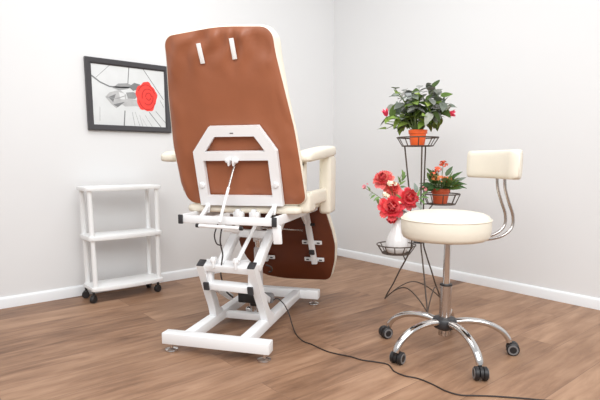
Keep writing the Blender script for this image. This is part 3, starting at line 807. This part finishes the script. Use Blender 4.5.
cut_flower('artificial_peony', (-.222, .0, .748), (-.35, -.70, .60), .068, coral, 'coral pink peony at the top left of the vase bunch', 3)
cut_flower('artificial_peony', (-.168, -.015, .690), (.1, -.8, .40), .058, pale, 'pale coral half-open bloom in the middle of the vase bunch', 4, layers=4)
cut_flower('artificial_peony', (-.172, -.030, .515), (-.1, -.7, -.55), .034, red, 'small red bloom hanging over the vase rim under the largest peony', 5, layers=3)
# white filler blossoms and greenery
def sprig(name, label, pts, bits, cat, seed):
    rnd = random.Random(seed); root = empty(name, SP(*NECK), RZ, label, cat)
    P = [V(p)-NECK for p in pts]; MB().tube(P, [.0022, .0012], 6, smooth=5).build('stem', M['stem'], root)
    lf = MB(); fl = MB()
    for kind, p, d, L in bits:
        p = V(p)-NECK
        if kind == 'leaf': leaf(lf, p, d, (0, -.6, 1), L, L*.42, rcol((112, 138, 84), .25), .2, .2)
        elif kind == 'grey': leaf(lf, p, d, (0, -.6, 1), L, L*.55, rcol((150, 158, 150), .1), .2, .2)
        else:
            col = (250, 240, 214) if kind == 'white' else (232, 150, 156)
            for q in range(9):
                v = V((rnd.gauss(0, 1), rnd.gauss(-.5, .8), rnd.gauss(.2, .8))).normalized()
                for k in range(4):
                    e = Matrix.Rotation(k*PI/2, 3, v) @ v.orthogonal().normalized(); leaf(fl, p+v*L*.55, e+v*.4, v, L*.6, L*.5, rcol(col, .06), .1, .15, n=4)
    if lf.v: lf.build('leaves', M['leaf'], root, ang=180, recalc=False)
    if fl.v: fl.build('blossoms', M['petal'], root, ang=180, recalc=False)
sprig('filler_sprig', 'twig with a small pink bud sticking out to the far left of the bunch', [(-.133, 0, .50), (-.17, -.02, .58), (-.26, -.02, .655), (-.335, -.02, .700)],
      [('pink', (-.338, -.02, .705), 0, .016), ('pink', (-.318, -.02, .722), 0, .007), ('leaf', (-.30, -.02, .682), (-.4, 0, .7), .035), ('leaf', (-.27, -.02, .66), (-.6, -.2, -.35), .04), ('leaf', (-.262, -.03, .645), (.2, -.3, -.8), .045), ('grey', (-.28, -.02, .67), (-.5, -.1, -.2), .035)], 'flower', 1)
sprig('filler_sprig', 'cluster of little cream blossoms between the top and lower peonies', [(-.133, 0, .50), (-.16, -.03, .60), (-.185, -.06, .70)],
      [('white', (-.192, -.065, .730), 0, .022), ('white', (-.222, -.070, .665), 0, .020), ('white', (-.205, -.07, .655), 0, .014), ('white', (-.165, -.07, .725), 0, .013), ('white', (-.140, -.08, .615), 0, .014), ('leaf', (-.25, -.05, .65), (-.6, -.2, -.3), .045), ('leaf', (-.16, -.07, .665), (.5, -.3, -.3), .04)], 'flower', 2)
sprig('filler_sprig', 'feathery light green spray rising behind the vase bunch', [(-.133, 0, .50), (-.145, 0, .62), (-.135, .0, .72), (-.11, .0, .79)],
      [('leaf', (-.140+.006*k, -.0, .69+.012*k), (rx, -.2, rz), .046) for k, (rx, rz) in enumerate(((.9, .6), (-.5, .8), (.8, .8), (-.3, 1), (.6, 1), (.2, 1), (-.2, 1)))]+[('grey', (-.13, 0, .70), (.9, -.3, .2), .05)], 'greenery', 3)
sprig('filler_sprig', 'yellow-green leafy spray with pink buds to the right of the red peonies', [(-.133, 0, .50), (-.10, -.05, .60), (-.02, -.10, .655)],
      [('leaf', (-.03, -.095, .65), (.9, -.3, .1), .055), ('leaf', (-.035, -.10, .645), (.6, -.3, -.5), .05), ('leaf', (-.02, -.10, .66), (.7, -.2, .7), .05), ('leaf', (-.04, -.095, .655), (.1, -.3, .9), .04), ('pink', (.0, -.10, .695), 0, .012), ('pink', (-.012, -.10, .708), 0, .007), ('grey', (-.045, -.08, .675), (-.2, -.2, 1), .06), ('grey', (-.05, -.09, .62), (.6, -.4, -.6), .06)], 'greenery', 4)
sprig('filler_sprig', 'grey-green leaf drooping beside the vase neck under the right peony', [(-.133, 0, .50), (-.125, -.02, .555), (-.108, -.03, .57)],
      [('grey', (-.112, -.03, .570), (.3, -.5, -.5), .06), ('leaf', (-.12, -.03, .56), (-.1, -.5, -.5), .05)], 'greenery', 5)

# ------------------------------------------------------------------ camera
cam = bpy.data.cameras.new('camera'); co = bpy.data.objects.new('camera', cam); COL.objects.link(co)
CAMP = V((-3.12569825, -3.2816968, .86)); pit = R_(8.023); hd = V((.64134293, .76725436, 0))
fwd = hd*math.cos(pit)+V((0, 0, -math.sin(pit)))
co.location = CAMP; co.rotation_euler = fwd.to_track_quat('-Z', 'Y').to_euler()
cam.sensor_width = 36; cam.lens = 36*496.6/600; cam.shift_y = 30/600
SC.camera = co

# ------------------------------------------------------------------ light: bright white studio daylight and two big soft lamps
w = bpy.data.worlds.new('world'); SC.world = w; w.use_nodes = True
nt = w.node_tree; bg = nt.nodes['Background']
tc = nt.nodes.new('ShaderNodeTexCoord'); sx = nt.nodes.new('ShaderNodeSeparateXYZ'); mr = nt.nodes.new('ShaderNodeValToRGB')
nt.links.new(tc.outputs['Generated'], sx.inputs[0])
mp = nt.nodes.new('ShaderNodeMapRange'); mp.inputs[1].default_value = -1; mp.inputs[2].default_value = 1
nt.links.new(sx.outputs['Z'], mp.inputs[0]); nt.links.new(mp.outputs[0], mr.inputs[0])
e = mr.color_ramp.elements; e[0].position = .35; e[0].color = (.45, .455, .46, 1); e[1].position = .75; e[1].color = (.985, .992, 1, 1)
nt.links.new(mr.outputs[0], bg.inputs['Color']); bg.inputs['Strength'].default_value = .78
def area(name, loc, target, size, power, col=(.99, .995, 1)):
    l = bpy.data.lights.new(name, 'AREA'); l.shape = 'RECTANGLE'; l.size, l.size_y = size; l.energy = power; l.color = col
    o = bpy.data.objects.new(name, l); COL.objects.link(o); o.location = loc; o.rotation_euler = (V(target)-V(loc)).to_track_quat('-Z', 'Y').to_euler(); return o
area('softbox_light', (-3.7, -3.3, 2.25), (-1.2, -1.2, .5), (1.8, 1.4), 50)
area('softbox_light', (-1.9, -4.2, 2.25), (-.9, -1.2, .6), (1.6, 1.4), 43)
area('ceiling_light', (-1.8, -1.5, 2.66), (-1.8, -1.5, 0), (1.6, 1.2), 25)

vs = SC.view_settings; vs.view_transform = 'Standard'; vs.look = 'None'; vs.exposure = 0.0; vs.gamma = 1.0; vs.use_curve_mapping = False
